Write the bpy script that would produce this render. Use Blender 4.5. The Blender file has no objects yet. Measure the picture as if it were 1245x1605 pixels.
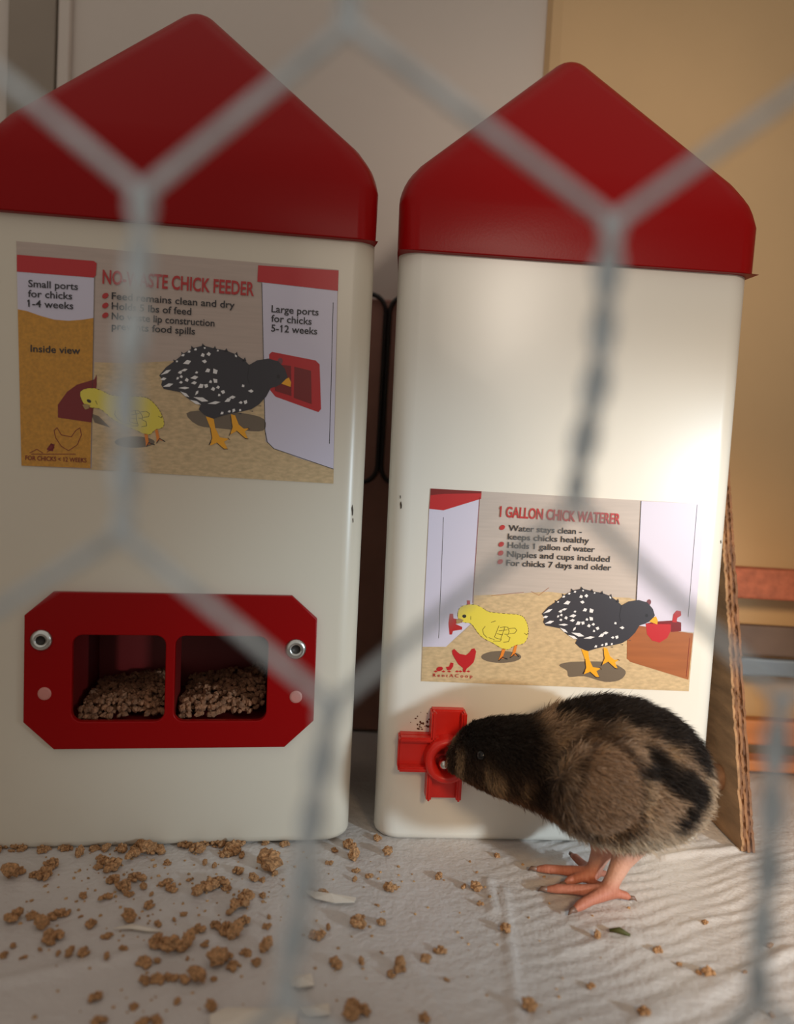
import bpy, bmesh, math, random
import numpy as np
from mathutils import Vector, Matrix, noise
from mathutils.bvhtree import BVHTree

R = math.radians
scene = bpy.context.scene
C = scene.collection

# ------------------------------------------------------------------ camera
FPX, CZ, PITCH, ROLL = 1242.0, 0.1668, R(3.706), R(3.187)
fw = Vector((0, math.cos(PITCH), -math.sin(PITCH)))
up0 = Vector((0, math.sin(PITCH), math.cos(PITCH)))
r0 = Vector((1, 0, 0))
cr = r0 * math.cos(ROLL) + up0 * math.sin(ROLL)
cu = -r0 * math.sin(ROLL) + up0 * math.cos(ROLL)
CAM = Vector((0, 0, CZ))
cd = bpy.data.cameras.new('camera')
cam = bpy.data.objects.new('camera', cd)
C.objects.link(cam)
cam.matrix_world = Matrix(((cr.x, cu.x, -fw.x, CAM.x), (cr.y, cu.y, -fw.y, CAM.y), (cr.z, cu.z, -fw.z, CAM.z), (0, 0, 0, 1)))
cd.sensor_fit = 'HORIZONTAL'
cd.sensor_width = 36.0
cd.lens = FPX / 1245 * 36
cd.clip_start = 0.01
cd.dof.use_dof = True
cd.dof.focus_distance = 0.34
cd.dof.aperture_fstop = cd.lens / 4.2
scene.camera = cam

# ------------------------------------------------------------------ world and lights
w = bpy.data.worlds.new('world')
scene.world = w
w.use_nodes = True
bg = w.node_tree.nodes['Background']
bg.inputs[0].default_value = (0.93, 0.85, 0.76, 1)
bg.inputs[1].default_value = 0.50

def spot(name, loc, target, energy, col, angle, blend, radius):
    l = bpy.data.lights.new(name, 'SPOT')
    l.energy = energy
    l.color = col
    l.spot_size = R(angle)
    l.spot_blend = blend
    l.shadow_soft_size = radius
    o = bpy.data.objects.new(name, l)
    C.objects.link(o)
    o.location = loc
    o.rotation_euler = (Vector(target) - Vector(loc)).to_track_quat('-Z', 'Y').to_euler()
    return o

spot('daylight_lamp', (0.47, -0.06, 0.16), (0.110, 0.345, 0.06), 8.8, (0.74, 0.90, 1.0), 37, 0.75, 0.018)
spot('heat_lamp', (0.17, -0.12, 0.30), (0.145, 0.345, 0.07), 7.4, (1.0, 0.69, 0.40), 34, 0.75, 0.05)
spot('added_lid_fill', (0.30, -0.75, 0.45), (0.125, 0.35, 0.30), 15.0, (1.0, 0.87, 0.73), 18, 0.9, 0.06)  # added spot without a known source, brightens the waterer's lid and upper face

scene.view_settings.view_transform = 'Standard'
scene.view_settings.look = 'None'
scene.view_settings.gamma = 1.0
scene.view_settings.use_curve_mapping = False
scene.view_settings.exposure = 0.0

# ------------------------------------------------------------------ helpers
def ray(px, py):
    a, b = (px - 622.5) / FPX, (py - 802.5) / FPX
    return fw + cr * a - cu * b

def at(px, py, Y):
    d = ray(px, py)
    return CAM + d * (Y / d.y)

def onfloor(px, py, z=0.0):
    d = ray(px, py)
    return CAM + d * ((z - CZ) / d.z)

def lin(c):
    o = []
    for v in c[:3]:
        v = v / 255.0
        o.append(v / 12.92 if v <= 0.04045 else ((v + 0.055) / 1.055) ** 2.4)
    return tuple(o) + (1.0,)

MATS = {}
def mat(name, col, rough=0.5, metal=0.0, bump=0.0, bscale=200.0, var=0.0, vscale=60.0, sss=0.0, attr=None, spec=0.5, stretch=None):
    if name in MATS:
        return MATS[name]
    m = bpy.data.materials.new(name)
    m.use_nodes = True
    nt = m.node_tree
    p = nt.nodes['Principled BSDF']
    p.inputs['Roughness'].default_value = rough
    p.inputs['Metallic'].default_value = metal
    p.inputs['Specular IOR Level'].default_value = spec
    c = lin(col)
    p.inputs['Base Color'].default_value = c
    tc = nt.nodes.new('ShaderNodeTexCoord')
    src = tc.outputs['Object']
    if stretch:
        mp = nt.nodes.new('ShaderNodeMapping')
        mp.inputs['Scale'].default_value = stretch
        nt.links.new(src, mp.inputs['Vector'])
        src = mp.outputs[0]
    if attr:
        a = nt.nodes.new('ShaderNodeAttribute')
        a.attribute_name = attr
        nt.links.new(a.outputs['Color'], p.inputs['Base Color'])
    elif var > 0:
        n = nt.nodes.new('ShaderNodeTexNoise')
        n.inputs['Scale'].default_value = vscale
        n.inputs['Detail'].default_value = 6
        nt.links.new(src, n.inputs['Vector'])
        rp = nt.nodes.new('ShaderNodeValToRGB')
        rp.color_ramp.elements[0].position = 0.3
        rp.color_ramp.elements[1].position = 0.7
        rp.color_ramp.elements[0].color = tuple(min(1, v * (1 - var)) for v in c[:3]) + (1,)
        rp.color_ramp.elements[1].color = tuple(min(1, v * (1 + var)) for v in c[:3]) + (1,)
        nt.links.new(n.outputs['Fac'], rp.inputs[0])
        nt.links.new(rp.outputs[0], p.inputs['Base Color'])
    if bump > 0:
        n = nt.nodes.new('ShaderNodeTexNoise')
        n.inputs['Scale'].default_value = bscale
        n.inputs['Detail'].default_value = 5
        nt.links.new(src, n.inputs['Vector'])
        b = nt.nodes.new('ShaderNodeBump')
        b.inputs['Strength'].default_value = bump
        b.inputs['Distance'].default_value = 0.001
        nt.links.new(n.outputs['Fac'], b.inputs['Height'])
        nt.links.new(b.outputs[0], p.inputs['Normal'])
    if sss > 0:
        p.inputs['Subsurface Weight'].default_value = sss
        p.inputs['Subsurface Radius'].default_value = (0.006, 0.003, 0.002)
        p.inputs['Subsurface Scale'].default_value = 0.5
    MATS[name] = m
    return m

def link(name, me, parent=None, mats=()):
    for m in mats:
        me.materials.append(m)
    o = bpy.data.objects.new(name, me)
    C.objects.link(o)
    if parent:
        o.parent = parent
    return o

def from_bm(name, bm, m, parent=None, smooth=False):
    me = bpy.data.meshes.new(name)
    bm.to_mesh(me)
    bm.free()
    if smooth:
        me.polygons.foreach_set('use_smooth', [True] * len(me.polygons))
    ms = m if isinstance(m, (list, tuple)) else [m]
    return link(name, me, parent, ms)

def tag(o, label=None, cat=None, group=None, kind=None):
    if label: o['label'] = label
    if cat: o['category'] = cat
    if group: o['group'] = group
    if kind: o['kind'] = kind
    return o

def empty(name, loc=(0, 0, 0), rot=(0, 0, 0)):
    o = bpy.data.objects.new(name, None)
    C.objects.link(o)
    o.location = loc
    o.rotation_euler = rot
    o.empty_display_size = 0.01
    return o

def box_bm(bm, x0, x1, y0, y1, z0, z1):
    vs = [bm.verts.new((x, y, z)) for x in (x0, x1) for y in (y0, y1) for z in (z0, z1)]
    for f in ((0, 1, 3, 2), (4, 6, 7, 5), (0, 4, 5, 1), (2, 3, 7, 6), (0, 2, 6, 4), (1, 5, 7, 3)):
        bm.faces.new([vs[i] for i in f])
    return vs

def box(name, x0, x1, y0, y1, z0, z1, m, parent=None, bev=0.0):
    bm = bmesh.new()
    box_bm(bm, x0, x1, y0, y1, z0, z1)
    bmesh.ops.recalc_face_normals(bm, faces=bm.faces)
    if bev > 0:
        bmesh.ops.bevel(bm, geom=list(bm.edges), offset=bev, segments=2, profile=0.5, affect='EDGES')
    return from_bm(name, bm, m, parent)

def tube_bm(bm, pts, rad, n=8, cap=True):
    pts = [Vector(p) for p in pts]
    rad = rad if isinstance(rad, (list, tuple)) else [rad] * len(pts)
    rings = []
    ref = None
    for i, p in enumerate(pts):
        t = (pts[min(i + 1, len(pts) - 1)] - pts[max(i - 1, 0)])
        t.normalize()
        if ref is None:
            ref = Vector((0, 0, 1)) if abs(t.z) < 0.9 else Vector((1, 0, 0))
        a = ref - t * ref.dot(t)
        a.normalize()
        ref = a
        b = t.cross(a)
        rings.append([bm.verts.new(p + (a * math.cos(2 * math.pi * k / n) + b * math.sin(2 * math.pi * k / n)) * rad[i]) for k in range(n)])
    for i in range(len(rings) - 1):
        for k in range(n):
            bm.faces.new((rings[i][k], rings[i][(k + 1) % n], rings[i + 1][(k + 1) % n], rings[i + 1][k]))
    if cap:
        bm.faces.new(list(reversed(rings[0])))
        bm.faces.new(rings[-1])

def tube(name, pts, rad, m, parent=None, n=8):
    bm = bmesh.new()
    tube_bm(bm, pts, rad, n)
    bmesh.ops.recalc_face_normals(bm, faces=bm.faces)
    return from_bm(name, bm, m, parent, True)

def rrect(x0, x1, y0, y1, r, n=6):
    """rounded rectangle outline, counter-clockwise"""
    P = []
    for cx, cy, a0 in ((x1 - r, y0 + r, -90), (x1 - r, y1 - r, 0), (x0 + r, y1 - r, 90), (x0 + r, y0 + r, 180)):
        for k in range(n + 1):
            a = R(a0 + 90 * k / n)
            P.append((cx + r * math.cos(a), cy + r * math.sin(a)))
    return P

def curve_plate(outlines, thick, bevel=0.0):
    """flat plate with holes from 2D outlines -> mesh in local XY, thickness along Z"""
    cu_ = bpy.data.curves.new('plate', 'CURVE')
    cu_.dimensions = '2D'
    cu_.fill_mode = 'BOTH'
    cu_.extrude = max(thick / 2 - bevel, 0)
    cu_.bevel_depth = bevel
    cu_.bevel_resolution = 2
    for pl in outlines:
        s = cu_.splines.new('POLY')
        s.points.add(len(pl) - 1)
        for i, (x, y) in enumerate(pl):
            s.points[i].co = (x, y, 0, 1)
        s.use_cyclic_u = True
    o = bpy.data.objects.new('plate', cu_)
    C.objects.link(o)
    me = bpy.data.meshes.new_from_object(o.evaluated_get(bpy.context.evaluated_depsgraph_get()))
    bpy.data.objects.remove(o)
    bpy.data.curves.remove(cu_)
    return me

XZ = Matrix(((1, 0, 0, 0), (0, 0, -1, 0), (0, 1, 0, 0), (0, 0, 0, 1)))   # local XY plate -> XZ plane, facing -y

def autosmooth(o, ang=35):
    me = o.data
    bm = bmesh.new()
    bm.from_mesh(me)
    for e in bm.edges:
        e.smooth = not (len(e.link_faces) == 2 and e.calc_face_angle(0) > R(ang))
    for f in bm.faces:
        f.smooth = True
    bm.to_mesh(me)
    bm.free()

# ------------------------------------------------------------------ the setting
M_wall = mat('painted_wall', (208, 198, 188), 0.7, bump=0.15, bscale=120, var=0.03, vscale=8)
M_floor = mat('floor_board', (120, 110, 100), 0.8, var=0.1)
WALL_Y = 0.485
def struct(o):
    o['kind'] = 'structure'
    return o
struct(box('wall_back', -0.6, 0.6, WALL_Y, WALL_Y + 0.02, -0.02, 0.75, M_wall))
struct(box('wall_right', 0.58, 0.60, -0.25, WALL_Y, -0.02, 0.75, M_wall))
struct(box('wall_left', -0.60, -0.58, -0.25, WALL_Y, -0.02, 0.75, M_wall))
struct(box('floor', -0.6, 0.6, -0.25, WALL_Y + 0.02, -0.03, -0.004, M_floor))
# corner post and batten at the left of the back wall
M_post = mat('grey_post', (150, 138, 124), 0.6, var=0.06, vscale=20)
pa = at(100, 60, WALL_Y - 0.006).x
struct(box('trim_1', pa - 0.004, pa + 0.003, WALL_Y - 0.006, WALL_Y, -0.004, 0.70, M_wall, bev=0.0015))
struct(box('trim_2', pa - 0.034, pa - 0.006, WALL_Y - 0.004, WALL_Y, -0.004, 0.70, M_post, bev=0.001))

# tan panel covering the right part of the back wall
pb = at(858, 40, WALL_Y - 0.004).x
struct(box('trim_3', pb, 0.58, WALL_Y - 0.009, WALL_Y + 0.01, -0.004, 0.74, mat('tan_panel', (212, 178, 132), 0.7, bump=0.12, bscale=150, var=0.04, vscale=12), bev=0.008))

# crinkled paper liner
def liner_h(x, y):
    m = max(0.0, min(1.0, (x - 0.02) / 0.06)) * max(0.0, min(1.0, (0.365 - y) / 0.02))
    q = noise.noise((x * 14, y * 14, 3.1))
    d = (x * 0.45 - y * 0.9) * 1.0 + 0.004 * noise.noise((x * 40, y * 40, 0))
    rip = math.sin(d * 2 * math.pi / 0.0062) * (0.5 + 0.5 * noise.noise((x * 60, y * 25, 7)))
    h = 0.00042 * m * rip + 0.0007 * q + 0.0004 * noise.noise((x * 60, y * 60, 1.7)) + 0.00018 * noise.noise((x * 220, y * 220, 5))
    # long fold lines
    for (ax, ay, bx, by, wd, am) in FOLDS:
        dx, dy = bx - ax, by - ay
        L2 = dx * dx + dy * dy
        t = max(0, min(1, ((x - ax) * dx + (y - ay) * dy) / L2))
        dd = math.hypot(x - ax - t * dx, y - ay - t * dy)
        h += am * math.exp(-(dd / wd) ** 2)
    return h
FOLDS = []
for (a, b, wd, am) in (((790, 1395), (812, 1605), 0.0016, 0.0010), ((765, 1380), (775, 1430), 0.0018, 0.0012), ((1010, 1480), (1100, 1525), 0.0012, -0.0006),
                       ((640, 1500), (700, 1605), 0.003, 0.0008), ((0, 1540), (330, 1470), 0.003, 0.0010), ((880, 1490), (1120, 1440), 0.002, 0.0007),
                       ((1040, 1345), (1150, 1330), 0.002, 0.0016), ((1000, 1600), (1245, 1490), 0.003, 0.0010)):
    p, q = onfloor(*a), onfloor(*b)
    FOLDS.append((p.x, p.y, q.x, q.y, wd, am))
def build_liner():
    x0, x1, y0, y1 = -0.30, 0.33, 0.16, 0.475
    nx, ny = 420, 250
    V = []
    for j in range(ny + 1):
        for i in range(nx + 1):
            x = x0 + (x1 - x0) * i / nx
            y = y0 + (y1 - y0) * j / ny
            V.append((x, y, liner_h(x, y)))
    F = [(j * (nx + 1) + i, j * (nx + 1) + i + 1, (j + 1) * (nx + 1) + i + 1, (j + 1) * (nx + 1) + i) for j in range(ny) for i in range(nx)]
    me = bpy.data.meshes.new('paper_liner')
    me.from_pydata(V, [], F)
    me.polygons.foreach_set('use_smooth', [True] * len(F))
    o = link('paper_liner', me, None, [mat('liner_paper', (204, 198, 194), 0.36, bump=0.5, bscale=420, var=0.05, vscale=25)])
    tag(o, 'crinkled off-white paper liner covering the floor under feeder and waterer', 'paper')
    return o
build_liner()

# ------------------------------------------------------------------ feeder and waterer shells
M_red = mat('red_plastic', (146, 8, 10), 0.32, bump=0.03, bscale=900, spec=0.12)
M_body_w = mat('white_plastic', (226, 222, 212), 0.28, sss=0.0)
M_body_f = mat('cream_plastic', (216, 207, 190), 0.30)
DEPTH = 0.095
BACK = 0.008
TAP = 0.0214 / 0.25
class Unit:
    def __init__(s, name, x, y, yaw, tilt):
        s.root = empty(name, (x, y, 0), (0, -R(tilt), R(yaw)))
        s.M = Matrix.Translation((x, y, 0)) @ Matrix.Rotation(R(yaw), 4, 'Z') @ Matrix.Rotation(-R(tilt), 4, 'Y')
        s.I = s.M.inverted()
    def uv(s, px, py, dep=0.0):
        o = s.I @ CAM
        d = s.I.to_3x3() @ ray(px, py)
        t = (dep - o.y) / d.y
        p = o + d * t
        return (p.x, p.z)
WAT = Unit('chick_waterer', 0.0729, 0.3436, 4.13, 0.25)
FED = Unit('chick_feeder', -0.0878, 0.3217, 8.40, 0.75)

def shell(u, W, m, pocket=None):
    bm = bmesh.new()
    rings = []
    for z, ins in ((0.0, 0.0035), (0.0008, 0.0018), (0.0022, 0.0006), (0.004, 0.0), (0.09, 0), (0.18, 0), (0.278, 0)):
        k = 1 + TAP * z
        hw = W / 2 * k - ins
        P = [(x * (1 - BACK / hw * max(0.0, y - 0.0095) / DEPTH), y) for x, y in rrect(-hw, hw, 0.0 + ins, DEPTH - ins, 0.0095, 8)]
        rings.append([bm.verts.new((x, y, z)) for x, y in P])
    n = len(rings[0])
    for a, b in zip(rings, rings[1:]):
        for k in range(n):
            bm.faces.new((a[k], a[(k + 1) % n], b[(k + 1) % n], b[k]))
    bm.faces.new(list(reversed(rings[0])))
    bm.faces.new(rings[-1])
    o = from_bm('body', bm, m, u.root)
    if pocket:
        c = box('cutter', pocket[0], pocket[1], -0.02, pocket[4], pocket[2], pocket[3], m, u.root)
        md = o.modifiers.new('cut', 'BOOLEAN')
        md.operation = 'DIFFERENCE'
        md.object = c
        md.solver = 'EXACT'
        bpy.context.view_layer.update()
        me = bpy.data.meshes.new_from_object(o.evaluated_get(bpy.context.evaluated_depsgraph_get()))
        o.modifiers.clear()
        o.data = me
        bpy.data.objects.remove(c)
    autosmooth(o, 40)
    return o

def lid(u, H=0.2545, lw=0.1565, rim=0.030, apex=0.3585, setb=0.034):
    h = lw / 2
    f, b = -0.0035, DEPTH + 0.0035
    bm = bmesh.new()
    def ring(z, ex):
        return [bm.verts.new((-h - ex, f - ex, z)), bm.verts.new((h + ex, f - ex, z)), bm.verts.new((h + ex - BACK, b + ex, z)), bm.verts.new((-h - ex + BACK, b + ex, z))]
    a = ring(H, 0.0)
    c = ring(H + rim, 0.0004)
    r1 = bm.verts.new((0, f + setb, apex))
    r2 = bm.verts.new((0, b - setb * 0.8, apex))
    for k in range(4):
        bm.faces.new((a[k], a[(k + 1) % 4], c[(k + 1) % 4], c[k]))
    bm.faces.new(list(reversed(a)))
    bm.faces.new((c[0], c[1], r1))
    bm.faces.new((c[2], c[3], r2))
    bm.faces.new((c[1], c[2], r2, r1))
    bm.faces.new((c[3], c[0], r1, r2))
    bmesh.ops.recalc_face_normals(bm, faces=bm.faces)
    o = from_bm('lid', bm, M_red, u.root)
    md = o.modifiers.new('b', 'BEVEL')
    md.width = 0.0095
    md.segments = 6
    md.limit_method = 'NONE'
    md.use_clamp_overlap = True
    # keep the bottom rim edge sharp: bevel by weight
    me = o.data
    at_ = me.attributes.new('bevel_weight_edge', 'FLOAT', 'EDGE')
    for e in me.edges:
        z = [me.vertices[v].co.z for v in e.vertices]
        at_.data[e.index].value = 0.06 if max(z) < H + 0.001 else 1.0
    md.limit_method = 'WEIGHT'
    bpy.context.view_layer.update()
    me2 = bpy.data.meshes.new_from_object(o.evaluated_get(bpy.context.evaluated_depsgraph_get()))
    o.modifiers.clear()
    o.data = me2
    autosmooth(o, 50)
    return o

# port openings in feeder-face coordinates
pk = [FED.uv(115, 988), FED.uv(264, 992), FED.uv(275, 992), FED.uv(423, 996), FED.uv(120, 1127), FED.uv(423, 1130)]
oz0 = (pk[4][1] + pk[5][1]) / 2
oz1 = (pk[0][1] + pk[3][1]) / 2
ox = [pk[0][0], pk[1][0], pk[2][0], pk[3][0]]
POCK = 0.055
shell(FED, 0.152, M_body_f, (ox[0] - 0.002, ox[3] + 0.002, oz0 - 0.002, oz1 + 0.002, POCK + 0.001))
shell(WAT, 0.150, M_body_w)
lid(FED); lid(WAT)
tag(FED.root, 'cream plastic chick feeder with red gabled lid and twin feed ports', 'feeder')
tag(WAT.root, 'white plastic chick waterer with red gabled lid and red drinker', 'waterer')

# feed port
def feed_port():
    px0, px1 = FED.uv(43, 1045)[0], FED.uv(492, 1052)[0]
    z1 = FED.uv(265, 931)[1]
    z0 = FED.uv(265, 1167)[1]
    c = 0.0115
    octo = [(px0 + c, z0), (px1 - c, z0), (px1, z0 + c * 0.95), (px1, z1 - c * 0.8), (px1 - c * 0.9, z1), (px0 + c * 0.9, z1), (px0, z1 - c * 0.8), (px0, z0 + c * 0.95)]
    holes = [rrect(ox[0], ox[1], oz0, oz1, 0.0045), rrect(ox[2], ox[3], oz0, oz1, 0.0045)]
    me = curve_plate([octo] + holes, 0.0032, 0.0005)
    me.transform(Matrix.Translation((0, -0.0016, 0)) @ XZ)
    o = link('feed_port', me, FED.root, [M_red])
    # liner: five inner walls and the divider
    M_in = mat('red_plastic_shaded', (112, 16, 15), 0.5)  # same red plastic darkened: the port's inner shade is in the colour
    bm = bmesh.new()
    e = 0.0013
    A0, A1, Z0, Z1 = ox[0] - e, ox[3] + e, oz0 - e, oz1 + e
    t = 0.0008
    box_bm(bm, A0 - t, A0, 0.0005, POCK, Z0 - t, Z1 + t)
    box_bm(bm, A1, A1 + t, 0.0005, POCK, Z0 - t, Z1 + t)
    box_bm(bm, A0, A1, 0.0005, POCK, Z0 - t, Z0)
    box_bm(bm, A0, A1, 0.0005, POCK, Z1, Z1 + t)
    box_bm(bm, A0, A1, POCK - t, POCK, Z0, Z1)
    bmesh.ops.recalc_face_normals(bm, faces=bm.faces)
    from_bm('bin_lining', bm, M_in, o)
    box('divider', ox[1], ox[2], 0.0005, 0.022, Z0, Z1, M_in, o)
    # rivets and plugs
    M_st = mat('rivet_steel', (200, 200, 196), 0.28, 1.0)
    M_dk = mat('rivet_hole', (60, 56, 52), 0.5, 0.6)
    M_pl = mat('pink_plug', (196, 128, 118), 0.5)
    for (px, py) in ((65, 1003), (464, 1017)):
        u, z = FED.uv(px, py, -0.003)
        bm = bmesh.new()
        prof = [(0.0043, 0.0), (0.0043, 0.0005), (0.0038, 0.0011), (0.0028, 0.0014), (0.0019, 0.0012), (0.0016, 0.0003), (0.0, 0.0003)]
        lathe(bm, prof, 20)
        me = bpy.data.meshes.new('rivet')
        bm.to_mesh(me); bm.free()
        me.transform(Matrix.Translation((u, -0.0031, z)) @ XZ)
        me.polygons.foreach_set('use_smooth', [True] * len(me.polygons))
        rv = link('rivet', me, o, [M_st, M_dk])
        for p_ in me.polygons:
            if math.hypot(p_.center.x - u, p_.center.z - z) < 0.00175: p_.material_index = 1
    for (px, py) in ((70, 1087), (464, 1092)):
        u, z = FED.uv(px, py, -0.003)
        bm = bmesh.new()
        lathe(bm, [(0.0027, 0.0), (0.0026, 0.0003), (0.002, 0.0006), (0.0, 0.0007)], 16)
        me = bpy.data.meshes.new('plug')
        bm.to_mesh(me); bm.free()
        me.transform(Matrix.Translation((u, -0.0031, z)) @ XZ)
        link('plug', me, o, [M_pl])

def lathe(bm, prof, n):
    rings = []
    for r, z in prof:
        if r <= 1e-7:
            rings.append([bm.verts.new((0, 0, z))])
        else:
            rings.append([bm.verts.new((r * math.cos(2 * math.pi * k / n), r * math.sin(2 * math.pi * k / n), z)) for k in range(n)])
    for a, b in zip(rings, rings[1:]):
        for k in range(n):
            if len(b) == 1:
                bm.faces.new((a[k], a[(k + 1) % n], b[0]))
            else:
                bm.faces.new((a[k], a[(k + 1) % n], b[(k + 1) % n], b[k]))
feed_port()

# scuffs on the shells
M_scuff = mat('scuff', (70, 58, 48), 0.8)
for u, lst in ((FED, ((553, 800, 2, 9), (554, 816, 1.2, 4))), (WAT, ((629, 792, 2, 6), (628, 779, 1, 3), (1134, 850, 2, 3)))):
    for (px, py, a, b) in lst:
        P = []
        for k in range(9):
            t = 2 * math.pi * k / 9
            q = u.uv(px + a * math.cos(t) * (0.7 + 0.3 * math.sin(3 * k)), py + b * math.sin(t))
            P.append(q)
        bm = bmesh.new()
        # follow the rounded corner: small patch kept proud of the surface
        W2 = (0.152 if u is FED else 0.150) / 2
        vs = []
        for x, z in P:
            hw = W2 * (1 + TAP * z)
            ex = abs(x) - (hw - 0.0095)
            y = 0.0 if ex <= 0 else 0.0095 - math.sqrt(max(0, 0.0095 ** 2 - ex ** 2))
            vs.append(bm.verts.new((x, y - 0.00012, z)))
        bm.faces.new(list(reversed(vs)))
        from_bm('scuff_mark', bm, M_scuff, u.root)

# ------------------------------------------------------------------ stickers
def ink(name, rgb, **k):
    return mat('print_' + name, rgb, k.pop('rough', 0.35), **k)
I_grei = ink('greige', (186, 174, 166), var=0.05, vscale=900, stretch=(0.06, 1, 1))
I_straw = ink('straw', (200, 174, 134), var=0.16, vscale=620, stretch=(0.6, 1, 1.4))
I_lav = ink('lavender', (208, 203, 222))
I_red = ink('red', (186, 28, 34))
I_dred = ink('darkred', (120, 14, 16))
I_black = ink('black', (34, 30, 34))
I_char = ink('charcoal', (52, 49, 56))
I_white = ink('white', (232, 230, 232))
I_yel = ink('yellow', (226, 208, 76))
I_line = ink('line', (60, 48, 24))
I_oran = ink('orange', (226, 130, 40))
I_amber = ink('amber', (240, 168, 30))
I_shade = ink('shade', (112, 98, 82))
I_wood = ink('wood', (160, 92, 46), var=0.1, vscale=120, stretch=(0.3, 1, 3))
I_corn = ink('corn', (196, 138, 40), var=0.14, vscale=800)
I_beak = ink('beak', (170, 140, 90))
I_tred = ink('titlered', (178, 40, 40))

class Print:
    """collects flat printed shapes on one face of a unit"""
    def __init__(s, u, name, parent):
        s.u, s.name, s.parent = u, name, parent
        s.bm = bmesh.new()
        s.mats = []
    def mi(s, m):
        if m not in s.mats:
            s.mats.append(m)
        return s.mats.index(m)
    def poly(s, pts, m, layer):
        y = -0.0003 - 0.00006 * layer
        P = [s.u.uv(*p) for p in pts]
        A = sum(P[i][0] * P[(i + 1) % len(P)][1] - P[(i + 1) % len(P)][0] * P[i][1] for i in range(len(P)))
        if A < 0:
            P.reverse()
        vs = [s.bm.verts.new((a, y, b)) for a, b in P]
        f = s.bm.faces.new(vs)
        f.material_index = s.mi(m)
    def line(s, pts, wd, m, layer):
        for (ax, ay), (bx, by) in zip(pts, pts[1:]):
            dx, dy = bx - ax, by - ay
            L = math.hypot(dx, dy) or 1
            nx, ny = -dy / L * wd / 2, dx / L * wd / 2
            ex, ey = dx / L * wd * 0.3, dy / L * wd * 0.3
            s.poly([(ax + nx - ex, ay + ny - ey), (bx + nx + ex, by + ny + ey), (bx - nx + ex, by - ny + ey), (ax - nx - ex, ay - ny - ey)], m, layer)
    def done(s):
        return from_bm(s.name, s.bm, s.mats, s.parent)

def smooth_poly(pts, n=4):
    """closed Catmull-Rom through pts"""
    out = []
    N = len(pts)
    for i in range(N):
        p0, p1, p2, p3 = pts[i - 1], pts[i], pts[(i + 1) % N], pts[(i + 2) % N]
        for k in range(n):
            t = k / n
            out.append(tuple(0.5 * (2 * p1[c] + (p2[c] - p0[c]) * t + (2 * p0[c] - 5 * p1[c] + 4 * p2[c] - p3[c]) * t * t + (3 * p1[c] - p0[c] - 3 * p2[c] + p3[c]) * t ** 3) for c in (0, 1)))
    return out

def ell(cx, cy, rx, ry, n=20, rot=0):
    c, s_ = math.cos(rot), math.sin(rot)
    return [(cx + rx * math.cos(2 * math.pi * k / n) * c - ry * math.sin(2 * math.pi * k / n) * s_, cy + rx * math.cos(2 * math.pi * k / n) * s_ + ry * math.sin(2 * math.pi * k / n) * c) for k in range(n)]

def text_right(s, bold):
    fc = bpy.data.curves.new('txt', 'FONT')
    fc.body = s
    fc.offset = bold
    o = bpy.data.objects.new('txt', fc)
    C.objects.link(o)
    me = bpy.data.meshes.new_from_object(o.evaluated_get(bpy.context.evaluated_depsgraph_get()))
    r_ = max(v.co.x for v in me.vertices)
    bpy.data.objects.remove(o)
    bpy.data.curves.remove(fc)
    bpy.data.meshes.remove(me)
    return r_

def text_lines(u, name, parent, lines, m, layer=6):
    """each line: string, baseline start px, baseline end px, cap height px, boldness"""
    allv, allf = [], []
    y = -0.0003 - 0.00006 * layer
    for (s, a, b, cap, bold) in lines:
        fc = bpy.data.curves.new('txt', 'FONT')
        fc.body = s
        fc.offset = bold
        fc.resolution_u = 3
        o = bpy.data.objects.new('txt', fc)
        C.objects.link(o)
        me = bpy.data.meshes.new_from_object(o.evaluated_get(bpy.context.evaluated_depsgraph_get()))
        bpy.data.objects.remove(o)
        bpy.data.curves.remove(fc)
        co = np.array([v.co[:2] for v in me.vertices])
        x0, x1 = co[:, 0].min(), co[:, 0].max()
        A, B = u.uv(*a), u.uv(*b)
        T = u.uv(a[0] , a[1] - cap)
        L = math.hypot(B[0] - A[0], B[1] - A[1])
        ex = ((B[0] - A[0]) / L, (B[1] - A[1]) / L)
        ch = math.hypot(T[0] - A[0], T[1] - A[1])
        faces = [list(p.vertices) for p in me.polygons]
        for ci, ch_ in enumerate(s):
            if ch_ == '1':
                xr = text_right(s[:ci + 1], bold)
                xl = xr - 0.085 - 2 * bold
                nb = len(co)
                co = np.vstack([co, [(xl + 0.02, 0.70 + bold), (xl + 0.02, 0.56), (xl - 0.10, 0.47), (xl - 0.10, 0.58)]])
                faces.append([nb, nb + 3, nb + 2, nb + 1])
        base = len(allv)
        for x, yy in co:
            q = (x - x0) / (x1 - x0) * L
            hgt = yy / 0.70 * ch
            allv.append((A[0] + ex[0] * q - ex[1] * hgt, y, A[1] + ex[1] * q + ex[0] * hgt))
        for p in faces:
            allf.append([base + i for i in p])
        bpy.data.meshes.remove(me)
    me = bpy.data.meshes.new(name)
    me.from_pydata(allv, [], allf)
    return link(name, me, parent, [m])

def sticker_sheet(u, corners, m):
    P = [u.uv(*p) for p in corners]
    bm = bmesh.new()
    a = [bm.verts.new((x, -0.0002, z)) for x, z in P]
    b = [bm.verts.new((x, 0.0005, z)) for x, z in P]
    n = len(a)
    bm.faces.new(a)
    bm.faces.new(list(reversed(b)))
    for k in range(n):
        bm.faces.new((a[k], b[k], b[(k + 1) % n], a[(k + 1) % n]))
    bmesh.ops.recalc_face_normals(bm, faces=bm.faces)
    return from_bm('sticker', bm, m, u.root)

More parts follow.
